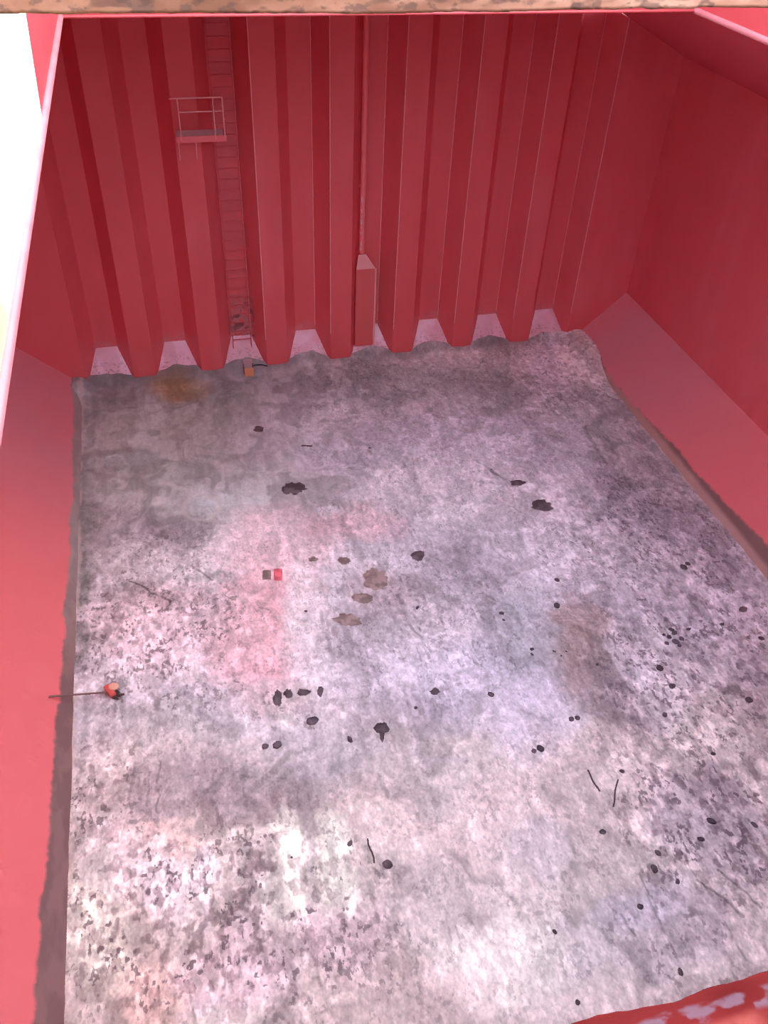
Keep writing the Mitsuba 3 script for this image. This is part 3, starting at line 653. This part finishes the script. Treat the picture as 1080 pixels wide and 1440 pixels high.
def crust(b, seed):
    c, ea, eb = np.array(b[:2]), np.array(b[2:4]), np.array(b[4:6])
    na, nr = 44, 7
    ph = np.linspace(0, 2 * math.pi, na, endpoint=False)
    rim = 0.95 + 0.75 * (meshkit.fbm(np.stack([np.cos(ph) * 1.6 + seed * 3.1, np.sin(ph) * 1.6, 0 * ph], -1), 3, seed) - 0.5) + 0.30 * (meshkit.noise(np.stack([np.cos(ph) * 6, np.sin(ph) * 6 + seed, 0 * ph], -1), seed) - 0.5)
    if b[6] == 'red' or seed == 14:
        rim = (0.92 + 0.25 * (rim - 0.95)) / np.maximum(np.abs(np.cos(ph)), np.abs(np.sin(ph)))
    if seed == 11:
        rim = 0.85 * rim + 1.5 * np.exp(-((ph - math.pi / 2) / 0.22) ** 2) - 0.25 * np.exp(-((ph - math.pi / 2) / 0.7) ** 2)
    rr = np.linspace(0, 1, nr)[1:]
    pts = [c] + [c + r * rim[t] * (math.cos(ph[t]) * ea + math.sin(ph[t]) * eb) for r in rr for t in range(na)]
    pts = np.array(pts)
    rad = np.concatenate([[0], np.repeat(rr, na)])
    h = 0.020 * (1 - rad ** 3) - 0.012 * (rad > 0.99) + 0.012 * (meshkit.fbm(np.c_[pts * 9, 0 * rad], 3, seed) - 0.3) * (rad < 0.99)
    v = np.c_[pts, floor_height(pts[:, 0], pts[:, 1]) + h]
    f = [[0, 1 + t, 1 + (t + 1) % na] for t in range(na)]
    for r in range(nr - 2):
        for t in range(na):
            a0, a1 = 1 + r * na + t, 1 + r * na + (t + 1) % na
            f += [[a0, a0 + na, a1 + na], [a0, a1 + na, a1]]
    base = v.copy()
    base[:, 2] -= 0.03
    n0 = len(v)
    ff = np.array(f)
    last = 1 + (nr - 2) * na
    side = []
    for t in range(na):
        a0, a1 = last + t, last + (t + 1) % na
        side += [[a0, a0 + n0, a1 + n0], [a0, a1 + n0, a1]]
    return trimesh.Trimesh(np.vstack([v, base]), np.vstack([ff, ff[:, ::-1] + n0, side]), process=False)


PATCH_LABELS = [
    'large dark oval crust on the far part of the hold floor, left of centre', 'dark crust on the right of the floor with a smaller crust behind it', 'small dark crust behind the larger one on the right of the floor',
    'dark crust right of and behind the brown crusts in the middle of the floor', 'big round brown crust in the middle of the floor', 'flat brown crust touching the near side of the big round one',
    'mottled brown crust nearest the camera of the brown group in the middle', 'left one of two black eye-like crusts side by side', 'right one of two black eye-like crusts side by side', 'thin dark upright smear left of the two black eye-like crusts',
    'black funnel-shaped crust with a narrow tail, nearest crust to the camera in mid floor', 'lone dark crust right of and behind the black funnel-shaped crust', 'small brown crust left of and behind the big round brown one',
    'small rusty brown square patch left of the red one', 'small bright red square patch on the pink stained floor', 'small dark crust behind the large oval one, farthest from the camera', 'faint small brown crust right of the red patch',
    'small dark crust close to the right slope', 'small dark crust just right of the right black eye-like crust']
for s, b in enumerate(PATCHES):
    k = thing('residue_crust', PATCH_LABELS[s], 'crust')
    scene[k] = mikit.ply(crust(b, s + 1), 'crust_' + b[6], True)

MARKS = [('the large oval crust', 2.43, 17.89), ('the right crust pair', 8.8, 16.3), ('the dark crust by the brown ones', 5.1, 14.67), ('the big round brown crust', 3.89, 14.05), ('the two black eye-like crusts', 1.42, 11.13),
         ('the black funnel-shaped crust', 2.99, 9.89), ('the broom', -2.36, 11.93), ('the pair of thin sticks', 6.9, 7.6), ('the stick by the cream stains', 2.17, 7.4), ('the red square patch', 1.58, 14.71),
         ('the rust-brown floor stain', 8.6, 12.0), ('the crust by the right slope', 12.24, 11.29), ('the red near rim', 7.0, 4.0)]
_seen, LUMP_LABELS = {}, [''] * len(LUMPS)
_near = [min((math.hypot(x - a, y - b), w, x - a, y - b) for w, a, b in MARKS) for x, y, r in LUMPS]
for i in sorted(range(len(LUMPS)), key=lambda i: _near[i][0]):
    _, w, dx, dy = _near[i]
    side = ('right of' if dx > 0 else 'left of') if abs(dx) > abs(dy) else ('behind' if dy > 0 else 'in front of')
    n = _seen.get((w, side), 0)
    _seen[(w, side)] = n + 1
    LUMP_LABELS[i] = f"{('nearest', 'second nearest', 'third nearest', 'fourth nearest', 'fifth nearest', 'sixth nearest', 'seventh nearest', 'eighth nearest', 'ninth nearest')[min(n, 8)]} dark lump on the floor {side} {w}"

scene['lump_material'] = prin(crust_material((0.085, 0.062, 0.075)), 0.75, 0.25)
for s, (x, y, r) in enumerate(LUMPS):
    m = trimesh.creation.icosphere(2, 1.0)
    n = meshkit.fbm(m.vertices * 1.7 + s * 5.3, 3, s)
    m.vertices = m.vertices * (0.75 + 0.7 * n)[:, None]
    r = r * (0.45 + 0.45 * rng.random())
    m.apply_scale((r * (0.9 + 0.3 * rng.random()), r * (1.1 + 0.5 * rng.random()), r * 0.55))
    m.apply_transform(trimesh.transformations.rotation_matrix(rng.random() * 6.28, (0, 0, 1)))
    m.apply_translation((x, y, fz(x, y) + r * 0.25))
    k = thing('residue_lump', LUMP_LABELS[s], 'lump', 'dark lumps scattered on the hold floor')
    scene[k] = mikit.ply(m, 'lump_material', True)

scene['stick_wood'] = prin((0.10, 0.065, 0.07), 0.7, 0.25)
STICK_LABELS = ['short dark stick lying crosswise on the far floor behind the large oval crust', 'left one of two thin dark sticks in the right foreground of the floor',
                'right one of two thin dark sticks in the right foreground of the floor', 'thin dark stick at the right edge of the cream stains in the foreground']
for s, (xa, ya, xb, yb) in enumerate(STICKS[:4]):
    k = thing('stick', STICK_LABELS[s], 'stick')
    t = np.linspace(0, 1, 6)
    px, py = xa + (xb - xa) * t + 0.015 * np.sin(t * 7 + s), ya + (yb - ya) * t
    scene[k] = mikit.ply(polytube([(a, b, fz(a, b) + 0.012) for a, b in zip(px, py)], 0.022 if s == 0 else 0.016, 6), 'stick_wood')
